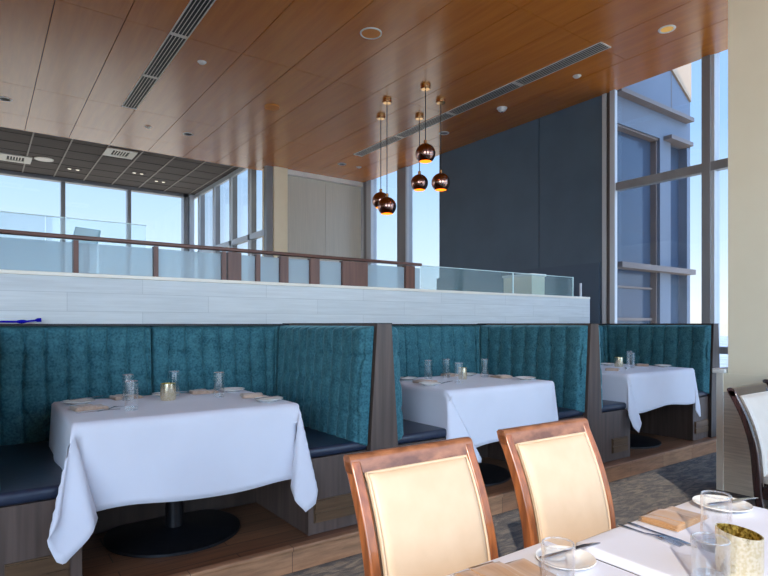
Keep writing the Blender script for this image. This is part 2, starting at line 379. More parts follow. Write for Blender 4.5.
# window_1: right of the slate wall
window('window_1', [(6.98, 7.14, 3.13, 3.225, 0, 4.6), (6.98, 7.14, .9, 1.0, 0, 4.6), (6.98, 7.14, -1.3, -1.2, 0, 4.6), (6.99, 7.09, -2.8, 4.36, 3.155, 3.26),
       (6.99, 7.13, -2.8, 4.36, 0, .12), (6.99, 7.13, -2.8, 4.36, 1.0, 1.08)],
       [(7.05, 7.06, -2.8, 4.4, .1, 4.55)],
       [(M['alu_light'], [(6.97, 7.03, 4.345, 4.42, 0, 4.6), (7.0, 7.14, 3.09, 3.13, 0, 4.6)]),
        (M['alu_dark'], [(7.0, 7.14, 4.42, 4.485, 0, 4.6)]), (M['alu_light'], [(6.985, 7.14, 4.485, 4.545, 0, 4.6)])])
# window_2: between slate wall and shades
window('window_2', [(6.98, 7.14, 8.97, 9.24, .85, 4.6), (6.99, 7.14, 10.38, 10.5, .85, 4.6), (6.99, 7.13, 7.95, 10.5, .8, .95)],
       [(7.05, 7.06, 7.95, 10.5, .85, 4.6)], [(M['alu_light'], [(6.985, 7.14, 10.2, 10.38, .85, 4.6), (6.985, 7.14, 8.93, 8.97, .85, 4.6), (6.97, 7.02, 10.5, 10.6, .85, 4.52)])])
# window_3: side glazing of the far room
f3 = [(4.70, 4.82, y, y+.09, .85, 4.8) for y in (11.38, 12.48, 13.62, 14.78)]
t3 = [(4.66, 4.70, y-.02, y+.09, .85, 4.75) for y in (11.38, 12.48, 13.62, 14.78)] + [(4.66, 4.76, 10.6, 15.3, 3.14, 3.26), (4.66, 4.72, 10.6, 15.3, 4.70, 4.80)]
window('window_3', f3+[(4.70, 4.82, 10.62, 10.72, .85, 4.8)], [(4.80, 4.81, 10.62, 15.3, .85, 4.8)], [(M['alu_light'], t3)])
# window_4: far glazing
f4 = [(x, x+.09, 15.25, 15.45, .85, 4.8) for x in (-8.5, -7.05, -5.6, -4.15, -2.7, -1.25, .12, 1.565, 3.02)] + [(4.40, 4.5, 15.2, 15.45, .85, 4.8), (-9, 4.7, 15.2, 15.4, 4.72, 4.82), (-9, 4.7, 15.25, 15.4, .85, .95)]
window('window_4', f4, [(-9, 4.6, 15.33, 15.34, .85, 4.8)], [(M['alu_light'], [(4.53, 4.66, 15.15, 15.4, .85, 4.8)])])

# column and low divider wall, right edge of frame -------------------
struct(boxes('column', [(4.884, 5.55, .55, 2.052, .9505, 4.52)], M['cream_wall']))
wd = struct(boxes('wall_divider', [(4.885, 5.07, -1.5, 2.12, 0, .95)], M['pony_panel']))
boxes('wall_cap', [(4.855, 5.10, 2.066, 2.16, .95, .985)], M['white_paint'], wd, bev=.004)
boxes('upper_band', [(4.881, 5.075, -1.5, 2.09, .80, .95)], M['cream_wall'], wd)
boxes('corner_trim', [(4.872, 5.08, 2.085, 2.135, 0, .95)], M['cap'], wd)

# outside ----------------------------------------------------------
struct(boxes('bounce_slab', [(-40, 40, -40, -3.0, -.4, -.05)], M['bounce_slab']))  # unseen pale slab, added to bounce sunlight up to the ceiling
struct(boxes('ground', [(320, 3000, -2000, 1500, -60, -59)], M['city']))
wg = struct(boxes('exterior_wall', [(7.26, 8.62, 4.72, 6.6, -3, 8.5), (8.52, 8.84, 4.55, 6.6, -3, 8.5), (8.84, 9.46, 4.72, 6.6, -3, 8.5), (7.26, 8.52, 4.55, 4.75, 4.21, 8.5),
      (8.84, 9.46, 4.55, 4.75, 4.22, 8.5), (7.26, 7.36, 4.55, 4.75, -3, 4.3), (7.26, 8.52, 4.55, 4.75, -3, .5), (9.36, 9.46, 4.55, 4.75, -3, 4.3)], M['ext_blue']))
boxes('exterior_ledge', [(7.26, 9.33, 4.42, 4.60, 4.60, 4.66), (8.62, 9.30, 4.42, 4.60, 4.20, 4.26), (7.26, 9.36, 4.41, 4.60, 2.14, 2.22)], M['ext_ledge'], wg)
boxes('exterior_glass', [(7.36, 8.52, 4.69, 4.70, .5, 4.21), (8.84, 9.36, 4.69, 4.70, -3, 4.22)], M['ext_glass'], wg)
boxes('exterior_mullion', [(7.36, 8.52, 4.66, 4.70, 1.40, 1.44), (7.36, 8.52, 4.66, 4.70, 1.88, 1.91), (8.495, 8.52, 4.60, 4.72, .5, 4.21), (7.36, 8.52, 4.58, 4.7, 4.185, 4.21)], M['ext_ledge'], wg)
boxes('exterior_joint', [(8.85, 8.865, 4.545, 4.555, 4.66, 6.2), (7.26, 9.46, 4.545, 4.552, 5.35, 5.36)], M['ext_ledge'], wg)
bm = bmesh.new(); prism(bm, [(8.80, 5.36), (9.44, 4.98), (9.44, 8.4), (7.6, 8.4), (7.6, 6.1)], 0, .03)  # sunlit top of the facade, put in as a paler wedge above the shadow edge
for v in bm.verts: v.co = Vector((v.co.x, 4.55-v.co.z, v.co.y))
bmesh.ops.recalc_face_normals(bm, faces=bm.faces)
link('exterior_sun_patch', bm, M['ext_sunlit'], wg)
sp = bmesh.new(); lathe(sp, [(9, -60), (6, 20), (3, 34), (.8, 36), (.3, 64), (0, 66)], 8, 232*CF*1.9-118*SF*1.9*1.0, 232*SF*1.9+118*CF*1.9)
tag(link('radio_tower', sp, M['white_paint']), 'pale slender tower far outside the side window of the far room', 'tower')

# ------------------------------------------------------------------ railing of the upper level
RY = 4.22
rl = thing('wood_railing', 'railing with brown wood handrail and posts and pale blue glass on the plank wall', 'railing', (0, RY, 1.68))
boxes('handrail', [(-4, 3.47, -.03, .03, .228, .253)], M['rail_wood'], rl, bev=.005)
sc = RY/4.3
posts = [(-.49, -.46), (.0, .03), (.511, .541), (1.024, 1.055), (1.528, 1.56), (1.576, 1.682), (1.809, 1.843), (2.019, 2.092), (2.3, 2.387), (2.621, 2.89), (3.333, 3.444)]
posts = [(a*sc, b*sc) for a, b in posts][2:]
posts = [(-1.98, -1.95), (-1.48, -1.45), (-.98, -.95), (-.49, -.46), (.01, .04)]+posts
for a, b in posts: boxes('post', [(a, b, -.03, .03, 0, .22)], M['rail_wood2'], rl)
gl = [(-3.9, -2.0)]+[(posts[i][1]+.004, posts[i+1][0]-.004) for i in range(len(posts)-1)]+[(posts[-1][1]+.004, 3.46)]
for a, b in gl:
    if b-a > .02: boxes('glass_panel', [(a, b, -.006, .006, .006, .205)], M['rail_glass'], rl)
gg = thing('glass_guard', 'frameless clear glass guard continuing right of the wood handrail', 'glass guard', (0, RY, 1.68))
for a, b in ((3.475, 4.80), (4.81, 5.88)):
    p = boxes('glass_panel', [(a, b, -.006, .006, 0, .232)], M['clear_guard'], gg)
    boxes('panel_edge', [(a, b, -.0065, .0065, .232, .238), (b-.012, b, -.0065, .0065, 0, .232)], M['guard_edge'], p)
boxes('end_post', [(6.02, 6.04, -.01, .01, 0, .17)], M['alu_light'], gg)
# taller glass screen further back, and the tilted screen behind the rail
gs = thing('glass_screen', 'tall clear glass screen standing behind the wood handrail at left', 'glass screen', (0, 5.2, .85))
xx = [-3.6, -2.8, -2.0, -1.3, -.75, -.3, .07, .424, .826, 1.18]
for a, b in zip(xx, xx[1:]):
    p = boxes('glass_panel', [(a+.004, b-.004, -.006, .006, 0, 1.355)], M['screen_glass'], gs)
boxes('top_edge', [(-3.6, 1.18, -.007, .007, 1.355, 1.361)], M['guard_edge'], gs)
boxes('floor_channel', [(-3.6, 1.18, -.03, .03, 0, .05)], M['alu'], gs)
ts = thing('display_stand', 'pale blue tilted screen poking up behind the wood handrail', 'screen', (.652, 4.75, .85), .1)
scr = boxes('screen', [(-.09, .09, -.01, .01, -.075, .075)], mat('pale_screen_shell', (150, 190, 206), (140, 182, 200), rough=.35), ts, bev=.008)
scr.location = (0, 0, 1.15); scr.rotation_euler = (-.35, .12, -.5)
f = boxes('screen_bezel', [(-.078, .078, -.014, -.010, -.062, .062)], mat('pale_screen_face', (176, 208, 220), rough=.25), scr)
boxes('pole', [(-.02, .02, -.02, .02, .02, 1.13)], M['alu'], ts)
boxes('foot', [(-.16, .16, -.16, .16, 0, .02)], M['alu'], ts, bev=.005)
cb = thing('low_cabinet', 'low beige cabinet with white top standing behind the glass guard', 'cabinet', (5.45, 4.62, .85))
boxes('body', [(-.12, .12, -.22, .22, 0, 1.07)], M['cream_wall'], cb)
boxes('top', [(-.135, .135, -.235, .235, 1.07, 1.10)], M['white_paint'], cb, bev=.004)

# ------------------------------------------------------------------ ceiling fixtures
def slot_vent(x, y0, y1, n, label):
    t = thing('slot_vent', label, 'air vent', (x, 0, ZC), 0, 'long slot vents in the wood ceiling')
    boxes('backing', [(-.09, .09, y0+.01, y1-.01, -.004, .0)], M['black'], t)
    fr = [(-.10, -.086, y0, y1, -.008, 0), (.086, .10, y0, y1, -.008, 0), (-.10, .10, y0, y0+.015, -.012, 0), (-.10, .10, y1-.015, y1, -.012, 0)]
    boxes('frame', fr, M['vent_white'], t)
    L = (y1-y0)/n
    for k in range(1, n): boxes('divider', [(-.09, .09, y0+L*k-.03, y0+L*k+.03, -.008, -.002)], M['vent_white'], t)
    boxes('slat', [(dx-.0045, dx+.0045, y0+.02, y1-.02, -.006, -.002) for dx in (-.056, -.019, .019, .056)], M['vent_white'], t)
slot_vent(1.777, 3.79, 8.86, 4, 'long white slot vent in the ceiling at upper left')
slot_vent(5.765, 3.70, 8.86, 4, 'long white slot vent in the ceiling above the globe pendants')
def disc(name, x, y, z, prof_parts, label, cat, group=None):
    t = thing(name, label, cat, (x, y, z), 0, group)
    for nm, prof, m in prof_parts: turned(nm, prof, m, t, 28)
    return t
spk = lambda r: [('grille', [(0, -.006), (r*.86, -.006), (r*.88, 0)], M['orange_disc']), ('rim', [(r*.86, -.006), (r*.9, -.011), (r, -.008), (r*1.01, 0)], M['cap'])]
disc('ceiling_speaker', 3.464, 5.057, ZC, spk(.12), 'large round orange ceiling speaker with pale rim, nearest the camera', 'ceiling speaker', 'round speakers in the wood ceiling')
sp2 = [('grille', [(0, -.006), (.10, -.006), (.105, 0)], M['orange_disc']), ('rim', [(.10, -.006), (.108, -.010), (.118, 0)], M['orange_disc'])]
disc('ceiling_speaker', 3.471, 7.627, ZC, sp2, 'round orange ceiling speaker in the middle of the wood ceiling', 'ceiling speaker', 'round speakers in the wood ceiling')
dl = lambda inner: [('trim_ring', [(.062, -.001), (.068, -.008), (.085, -.006), (.088, 0)], M['vent_white']), ('reflector', [(.066, -.002), (.05, -.0015), (.0, -.001)], inner)]
for (x, y, inner, lab) in ((.291, 9.555, M['black'], 'dark recessed downlight at the left edge of the ceiling'), (2.825, 9.53, M['black'], 'dark recessed downlight beyond the left slot vent'),
                           (6.001, 3.129, M['lamp_gold'], 'gold recessed downlight above the right window'), (5.834, 9.533, M['black'], 'small dark downlight above the roller shades'),
                           (6.262, 6.996, M['alu_dark'], 'small grey downlight between the slot vent and the slate wall')):
    disc('downlight', x, y, ZC, dl(inner), lab, 'downlight', 'recessed downlights in the wood ceiling')
for (x, y, lab) in ((2.186, 6.812, 'small white sprinkler cap right of the left slot vent'), (2.202, 9.568, 'small white sprinkler cap near the far edge of the wood ceiling'),
                    (6.224, 9.514, 'small white sprinkler cap above the roller shades'), (6.204, 4.394, 'small white sprinkler cap near the right end of the right slot vent')):
    disc('ceiling_sprinkler', x, y, ZC, [('cap', [(0, -.02), (.035, -.02), (.042, -.012), (.042, -.01)], M['vent_white']), ('flange', [(.03, -.01), (.05, -.006), (.054, 0)], M['vent_white'])], lab, 'sprinkler', 'sprinkler caps in the wood ceiling')
disc('smoke_detector', 6.229, 5.689, ZC, [('base', [(.075, 0), (.075, -.012), (.066, -.018)], M['white_paint']), ('dome', [(.066, -.018), (.055, -.04), (.03, -.055), (.0, -.056)], M['white_paint']), ('sensor', [(.014, -.054), (.012, -.064), (0, -.066)], M['dark_metal'])], 'white smoke detector on the wood ceiling beside the right slot vent', 'smoke detector')
for (x, y, lab) in ((.605, 13.95, 'square white air vent in the dark tile ceiling at the left edge'), (2.298, 12.30, 'white air vent in the dark tile ceiling below the left slot vent')):
    t = thing('air_vent', lab, 'air vent', (x, y, 4.786), 0, 'white vents in the dark tile ceiling')
    boxes('frame', [(-.28, .28, -.29, -.17, -.01, .012), (-.28, .28, .17, .29, -.01, .012), (-.28, -.15, -.17, .17, -.01, .012), (.15, .28, -.17, .17, -.01, .012)], M['cap'], t)
    boxes('louver', [(-.15+.05*k-.008, -.15+.05*k+.008, -.17, .17, -.008, .01) for k in range(1, 6)], M['vent_white'], t)
    boxes('backing', [(-.16, .16, -.18, .18, .008, .013)], M['black'], t)
disc('ceiling_speaker', 1.094, 13.702, 4.80, [('grille', [(0, -.012), (.15, -.012)], M['vent_white']), ('rim', [(.15, -.012), (.175, -.014), (.18, 0)], M['cap'])], 'round white speaker in the dark tile ceiling', 'ceiling speaker')
for (x, y, lab) in ((1.7, 14.2, 'pair of tiny spotlights in the dark tile ceiling, left of the white vent'), (2.94, 13.717, 'pair of tiny spotlights in the dark tile ceiling, below the white vent'), (3.541, 14.2, 'pair of tiny spotlights in the dark tile ceiling, nearest the corner windows')):
    t = thing('twin_spotlight', lab, 'spotlight', (x, y, 4.80), 0, 'twin spotlights in the dark tile ceiling')
    boxes('plate', [(-.16, .16, -.08, .08, -.01, 0)], M['tile_grey'], t)
    for dx in (-.08, .08): turned('spot', [(0, -.018), (.03, -.018), (.04, -.01)], M['spot_lens'], t, 16, (dx, 0, 0))

# globe pendants
def pendant(x, y, zg, label):
    t = thing('globe_pendant', label, 'pendant lamp', (x, y, ZC), 0, 'globe pendants hanging in a cluster')
    turned('canopy', [(0, -.045), (.058, -.045), (.065, -.039), (.066, -.004), (.066, 0), (0, 0)], M['brass'], t, 28)
    L = ZC-zg; R = .132
    bm = bmesh.new(); tube(bm, [(0, 0, -.05), (0, 0, -(L-R-.03))], .006, 8); link('cord', bm, M['dark_metal'], t)
    g0, g1 = -math.asin(.80), math.acos(.12)
    prof = [(R*math.cos(a), R*math.sin(a)-L) for a in [g0+(PI/2-g0)*k/26 for k in range(27)]]
    prof[-1] = (.012, prof[-1][1])
    sh = turned('globe', prof, M['globe'], t, 40, auto=3)
    turned('socket_cap', [(.012, -L+R+.05), (.022, -L+R+.045), (.024, -L+R-.01), (.03, -L+R-.012)], M['brass'], sh, 20)
    ri = R*.955
    prof = [(ri*math.cos(a), ri*math.sin(a)-L) for a in [g0+.02+(PI/2-g0-.04)*k/16 for k in range(17)]]
    turned('inner_lining', [(R*math.cos(g0), R*math.sin(g0)-L)]+prof, M['lamp_inner'], sh, 32, auto=3)
    turned('bulb', [(0, -L-.045), (.03, -L-.035), (.04, -L), (.02, -L+.05), (0, -L+.06)], M['bulb'], sh, 20, auto=3)
pendant(4.968, 6.987, 3.226, 'leftmost copper globe pendant, half hidden behind the lowest globe')
pendant(4.684, 6.437, 3.013, 'lowest copper globe pendant, in front of the leftmost one')
pendant(5.446, 6.643, 3.497, 'copper globe pendant below left of the highest globe')
pendant(4.825, 5.758, 3.618, 'highest and nearest copper globe pendant')
pendant(5.303, 5.992, 3.351, 'rightmost copper globe pendant, against the slate wall')

# ------------------------------------------------------------------ booths
def smooth01(t): t = max(0, min(1, t)); return t*t*(3-2*t)
def cushion(name, path, s_edges, parent, pitch, ph, T=.085, z0=.605, z1=TOP, rec=.05, tufts=(.80, .98, 1.156), seed=0, endr=.035):
    """upholstered back panel: a plan path of (point, inward normal, arc length); channels and button tufts pushed into the pad"""
    bm = bmesh.new(); S0, S1 = path[0][2], path[-1][2]
    nz = 58; rnd = random.Random(seed)
    offs = [rnd.uniform(-.012, .012) for _ in range(60)]; zo = [rnd.uniform(-.012, .012) for _ in range(60)]
    rows = []
    for j in range(nz+1):
        v = j/nz; z = z0+(z1-z0)*v
        row = []
        for (p, n, s) in path:
            k = (s-ph)/pitch; kf = round(k); ds = (k-kf)*pitch
            wob = offs[int(kf) % 60]*math.sin((z-z0)*9+kf)*.8
            ds -= wob
            a = abs(ds)/(pitch*.5)
            pad = (1-math.exp(-(ds/.0085)**2))*.017+(1-min(1, 1-a)**2)*.013      # channel
            tz = min(abs(z-(t+zo[int(kf) % 60])) for t in tufts)
            rr = math.hypot(ds, tz)
            tuft = .016*math.exp(-(rr/.022)**2)
            cr = .005*math.exp(-(tz/.012)**2)
            e = min(s-S0, S1-s)
            we = math.sqrt(max(0, 1-(1-min(1, max(0, e)/endr))**2))
            et = min(z1-z, (z-z0)*1.4)
            wt = math.sqrt(max(0, 1-(1-min(1, max(0, et)/.035))**2))
            w = min(we, 1)*wt
            d = (T-.030+pad-tuft-cr)*w + rec*(1-v)*1.0
            q = p+n*d
            row.append(bm.verts.new((q.x, q.y, z)))
        rows.append(row)
    for a, b in zip(rows, rows[1:]):
        for i in range(len(a)-1): bm.faces.new((a[i], a[i+1], b[i+1], b[i]))
    bmesh.ops.recalc_face_normals(bm, faces=bm.faces)
    return link(name, bm, M['velvet'], parent, smooth=True)
def plan(x0, x1, yf, yb, r, step=.0065):
    """U in plan, open to -Y: left wing (yf to yb), left corner, back, right corner, right wing; returns a list of (point, inward normal, s)"""
    pts = []
    def add(p, n): pts.append((Vector((p[0], p[1])), Vector((n[0], n[1]))))
    k = max(2, int((yb-r-yf)/step))
    for i in range(k): add((x0, yf+(yb-r-yf)*i/k), (1, 0))
    m = max(4, int(r*PI/2/step))
    for i in range(m): a = PI-PI/2*i/m; add((x0+r+r*math.cos(a), yb-r+r*math.sin(a)), (-math.cos(a), -math.sin(a)))
    k2 = int((x1-x0-2*r)/step)
    for i in range(k2): add((x0+r+(x1-x0-2*r)*i/k2, yb), (0, -1))
    for i in range(m): a = PI/2-PI/2*i/m; add((x1-r+r*math.cos(a), yb-r+r*math.sin(a)), (-math.cos(a), -math.sin(a)))
    for i in range(k+1): add((x1, yb-r-(yb-r-yf)*i/k), (-1, 0))
    out = []; s = 0
    for i, (p, n) in enumerate(pts):
        if i: s += (p-pts[i-1][0]).length
        out.append((p, n, s))
    return out
def booth(xl, xr, label, pitch, first, wl=.445, wr=.455):
    xc = (xl+xr)/2
    t = thing('booth_bench', label, 'booth', (0, 0, 0), 0, 'U-shaped booths along the plank wall')
    r = .16
    P = plan(xl, xr, 2.835, 4.10, r)
    cut = lambda f: [q for q in P if f(q[2])]
    LW = (4.10-r-2.835)+r*PI/4
    tot = P[-1][2]
    segs = [('side_cushion', 0, LW), ('back_cushion', LW, tot/2), ('back_cushion', tot/2, tot-LW), ('side_cushion', tot-LW, tot)]
    for i, (nm, a, b) in enumerate(segs):
        path = [(p, n, s) for p, n, s in P if a-.006 <= s <= b+.006]
        cushion(nm, path, None, t, pitch, (a+b)/2 if i in (0, 3) else a, seed=i+first*5, endr=.03 if i in (0, 3) else .016)
    # top rail
    bm = bmesh.new()
    box(bm, xl-.02, xr+.02, 4.02, 4.15, TOP, TOP+.013); link('top_rail', bm, M['dark_metal'], t)
    # seat cushions
    sx0, sx1, sy = xl+wl, xr-wr, 3.56
    z0, z1 = .575, .635
    for nm, b in (('seat_cushion', (xl+.03, sx0, 2.85, 4.0, z0, z1)), ('seat_cushion', (sx1, xr-.03, 2.85, 4.0, z0, z1)), ('seat_cushion', (sx0+.003, sx1-.003, sy, 4.0, z0, z1))):
        bm = bmesh.new(); box(bm, *b)
        bmesh.ops.bevel(bm, geom=list(bm.edges), offset=.024, segments=4, affect='EDGES', profile=.5)
        link(nm, bm, M['leather'], t, auto=1.2)
    boxes('base_panel', [(xl+.02, sx0-.01, 2.85, 4.09, STEP, z0)], M['booth_wood'], t)
    boxes('base_panel', [(sx1+.01, xr-.02, 2.85, 4.09, STEP, z0)], M['booth_wood'], t)
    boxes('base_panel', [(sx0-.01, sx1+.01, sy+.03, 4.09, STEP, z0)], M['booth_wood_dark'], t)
    for a, b in ((sx0-.30, sx0-.06), (sx1+.045, sx1+.32)):
        v = boxes('vent_plate', [(a, b, 2.843, 2.851, .205, .335)], M['vent_brass'], t)
        boxes('vent_slat', [(a+.005, b-.005, 2.836, 2.845, .212, .262), (a+.005, b-.005, 2.836, 2.845, .278, .328)], M['vent_brass'], v)
    return t
booth(-.06, 1.965, 'nearest teal velvet booth with navy seat, at the left of the first wood divider', .118, 0)
booth(2.095, 4.155, 'middle teal velvet booth between the two wood dividers', .15, 1, .50, .42)
booth(4.285, 6.355, 'farthest teal velvet booth, in front of the tall right window', .15, 2, .54, .38)
def divider(x, label, m):
    t = thing('booth_divider', label, 'divider', (x, 0, STEP), 0, 'wood dividers between the booths')
    H = TOP+.012-STEP
    bm = bmesh.new()
    prof = [(-.108, 0), (.108, 0), (.104, .45), (.054, H), (-.054, H), (-.104, .45)]
    prism(bm, [(px, pz) for px, pz in prof], 0, 1.31)
    for v in bm.verts: v.co = Vector((v.co.x, 2.815+v.co.z, v.co.y))
    bmesh.ops.recalc_face_normals(bm, faces=bm.faces)
    link('end_panel', bm, m, t)
    boxes('top_strip', [(-.056, .056, 2.812, 4.14, H, H+.006)], M['dark_metal'], t)
divider(DIV[0], 'grey brown wood divider between the nearest and the middle booth', M['booth_wood'])
divider(DIV[1], 'grey brown wood divider between the middle and the farthest booth', M['booth_wood'])
divider(DIV[2], 'dark wood divider closing the right end of the farthest booth', M['booth_wood_dark'])

# blue rod on the nearest booth's rail
bm = bmesh.new()
tube(bm, [(-.08, 4.09, TOP+.026), (.10, 4.09, TOP+.026), (.19, 4.09, TOP+.026)], .0065, 10)
tube(bm, [(.185, 4.09, TOP+.026), (.198, 4.09, TOP+.026), (.208, 4.09, TOP+.026), (.22, 4.09, TOP+.027), (.235, 4.09, TOP+.028)], [.007, .011, .0125, .011, .007], 12)
tube(bm, [(.23, 4.09, TOP+.027), (.275, 4.09, TOP+.033), (.285, 4.09, TOP+.035)], .0065, 10)
tube(bm, [(.28, 4.09, TOP+.035), (.292, 4.09, TOP+.036), (.312, 4.09, TOP+.037)], [.007, .013, .013], 10)
rod = tag(link('blue_rod', bm, M['blue_plastic'], auto=.8), 'thin blue rod with a knob lying on top of the nearest booth back', 'rod')

# ------------------------------------------------------------------ tables and cloths
def sph_interp(keys, phi):
    for (p0, x0, y0, l0), (p1, x1, y1, l1) in zip(keys, keys[1:]):
        if phi <= p1+1e-9:
            t = (phi-p0)/(p1-p0); t2 = t if False else .5*t+.5*smooth01(t)
            return (x0+(x1-x0)*t2, y0+(y1-y0)*t2, l0+(l1-l0)*t)
    return keys[-1][1:]
def cloth(name, hw, hd, eX0, eX1, eY0, eY1, corners, flare, label, group, loc, thick=.0025, wave=.012, seed=1, skew=0):
    """a cloth laid over a rectangular table: flat top, four falls, and corner flaps whose fold lines are listed as
    (angle, outward x, outward y, length)"""
    rnd = random.Random(seed); ph = [rnd.uniform(0, 6.28) for _ in range(8)]
    NU, NV, NE = 26, 20, 14
    us = [-1-k/NE for k in range(NE, 0, -1)]+[-1+2*k/NU for k in range(NU+1)]+[1+k/NE for k in range(1, NE+1)]
    vs = [-1-k/NE for k in range(NE, 0, -1)]+[-1+2*k/NV for k in range(NV+1)]+[1+k/NE for k in range(1, NE+1)]
    R = .012
    bm = bmesh.new()
    def fall(e, fl):
        """distance along the cloth past the edge -> (outward, down)"""
        a = e/R
        if a < PI/2: return R*math.sin(a), R*(1-math.cos(a))
        rest = e-R*PI/2
        return R+rest*fl, R+rest*math.sqrt(1-fl*fl)
    grid = []
    for v in vs:
        row = []
        for u in us:
            ru = max(0, abs(u)-1); rv = max(0, abs(v)-1)
            sx = 1 if u > 0 else -1; sy = 1 if v > 0 else -1
            EX = eX1 if sx > 0 else eX0; EY = eY1 if sy > 0 else eY0
            x = max(-1, min(1, u))*hw; y = max(-1, min(1, v))*hd; z = 0
            if ru and rv:
                f = math.degrees(math.atan2(rv, ru)); rho = max(ru, rv)
                ks = corners[(sx, sy)]
                ox, oy, l = sph_interp(ks, f)
                dn = math.sqrt(max(.05, 1-ox*ox-oy*oy))
                e = l*rho
                c = smooth01(e/.03)
                x += sx*(ox*e+R*.7*c); y += sy*(oy*e+R*.7*c); z -= dn*e-.004*(1-c)*0
            elif ru:
                o, d = fall(ru*EX, flare[0]+.0)
                w = wave*smooth01(ru)*math.sin(y*9+ph[0]+(2 if sx > 0 else 0))*(1-abs(y)/hd)**.4
                x += sx*(o+max(0, w)); z -= d
            elif rv:
                o, d = fall(rv*EY*(1+skew*max(-1, min(1, u))*(1 if sy < 0 else 0)), flare[1])
                wq = smooth01(rv)*(1-abs(x/hw)**4)
                w = wave*wq*(math.sin(x*7.5+ph[2])+.5*math.sin(x*15+ph[3]))
                hem = .02*math.sin(x*5+ph[4])*rv*(1-abs(x/hw)**4)
                y += sy*(o+w*.8+.004); z -= d-hem
            row.append(bm.verts.new((x, y, z)))
        grid.append(row)
    for a, b in zip(grid, grid[1:]):
        for i in range(len(a)-1): bm.faces.new((a[i], a[i+1], b[i+1], b[i]))
    bmesh.ops.recalc_face_normals(bm, faces=bm.faces)
    # face up
    top = min(bm.faces, key=lambda f: (f.calc_center_median()-Vector((0, 0, 0))).length)
    if top.normal.z < 0: bmesh.ops.reverse_faces(bm, faces=bm.faces)
    o = link(name, bm, M['linen'], None, smooth=True)
    o.location = loc
    md = o.modifiers.new('thickness', 'SOLIDIFY'); md.thickness = thick; md.offset = -1
    return tag(o, label, 'tablecloth', group)
G = lambda EX, EY: [(0, .05, .0, EX), (45, .2, .2, math.hypot(EX, EY)), (90, .0, .05, EY)]

def pedestal_table(cx, cy, hw, hd, z_floor, ztop, label, cushion_r=.37):
    t = thing('pedestal_table', label, 'table', (cx, cy, z_floor), 0, 'pedestal tables in the booths')
    h = ztop-z_floor
    boxes('tabletop', [(-hw+.006, hw-.006, -hd+.006, hd-.006, h-.03, h)], M['booth_wood_dark'], t, bev=.004)
    turned('column', [(.05, .03), (.05, h-.05), (.12, h-.04), (.12, h-.03), (0, h-.03)], M['dark_metal'], t, 28)
    turned('base_disc', [(0, .04), (.06, .04), (.10, .03), (cushion_r-.03, .022), (cushion_r, .014), (cushion_r, 0), (0, 0)], M['dark_metal'], t, 56)
    return t
TB = [(.92, 3.365, .56, .435), (3.17, 3.30, .56, .42), (5.385, 3.28, .60, .42)]
names3 = ('nearest', 'middle', 'farthest')
for i, (cx, cy, hw, hd) in enumerate(TB):
    pedestal_table(cx, cy, hw, hd, STEP, ZT-.006, 'round-based dark pedestal table in the %s booth' % names3[i])
E_ = .43
c1 = {(-1, -1): [(0, .06, .0, .27), (10, .12, .22, .36), (20, .18, .38, .44), (33, .23, .36, .50), (42, .15, .32, .58), (46, .09, .32, .60), (62, -.14, .34, .475), (76, -.22, .12, .44), (90, 0, .05, .43)],
      (1, -1): [(0, .03, .03, .25), (12, .06, .24, .34), (32, .07, .33, .49), (40, .02, .33, .56), (47, -.09, .31, .60), (58, -.19, .27, .53), (75, -.16, .08, .46), (90, 0, .05, .43)],
      (-1, 1): [(0, .03, .0, .27), (45, .03, .08, .36), (90, .0, .05, .3)], (1, 1): G(.25, .3)}
cloth('tablecloth', .566, .441, .27, .25, .43, .3, c1, (.06, .05), 'white tablecloth on the table in the nearest booth, its left corner hanging low', 'white tablecloths in the booths', (TB[0][0], TB[0][1], ZT), seed=3)
c2 = {(-1, -1): [(0, .05, .0, .30), (14, .08, .06, .34), (28, .02, .14, .40), (40, -.30, .16, .52), (46, -.42, .15, .57), (58, -.46, .14, .55), (74, -.30, .06, .50), (90, 0, .05, .475)],
      (1, -1): [(0, .03, .02, .25), (25, .10, .06, .32), (45, .03, .08, .36), (65, -.06, .07, .35), (90, 0, .05, .33)], (-1, 1): G(.25, .3), (1, 1): G(.25, .3)}
cloth('tablecloth', .566, .426, .30, .25, .4025, .3, c2, (.05, .05), 'white tablecloth on the table in the middle booth', 'white tablecloths in the booths', (TB[1][0], TB[1][1], ZT), seed=11, skew=-.18)
c3 = {(-1, -1): [(0, .03, .02, .32), (20, .10, .08, .36), (35, .03, .12, .46), (45, -.14, .12, .54), (60, -.26, .14, .46), (75, -.22, .05, .38), (90, 0, .05, .36)],
      (1, -1): [(0, .03, .02, .25), (25, .16, .08, .38), (42, .08, .10, .50), (48, .02, .10, .50), (65, -.10, .08, .42), (90, 0, .05, .36)], (-1, 1): G(.25, .3), (1, 1): G(.25, .3)}
cloth('tablecloth', .606, .426, .32, .25, .36, .3, c3, (.05, .05), 'white tablecloth on the table in the farthest booth', 'white tablecloths in the booths', (TB[2][0], TB[2][1], ZT), seed=21)

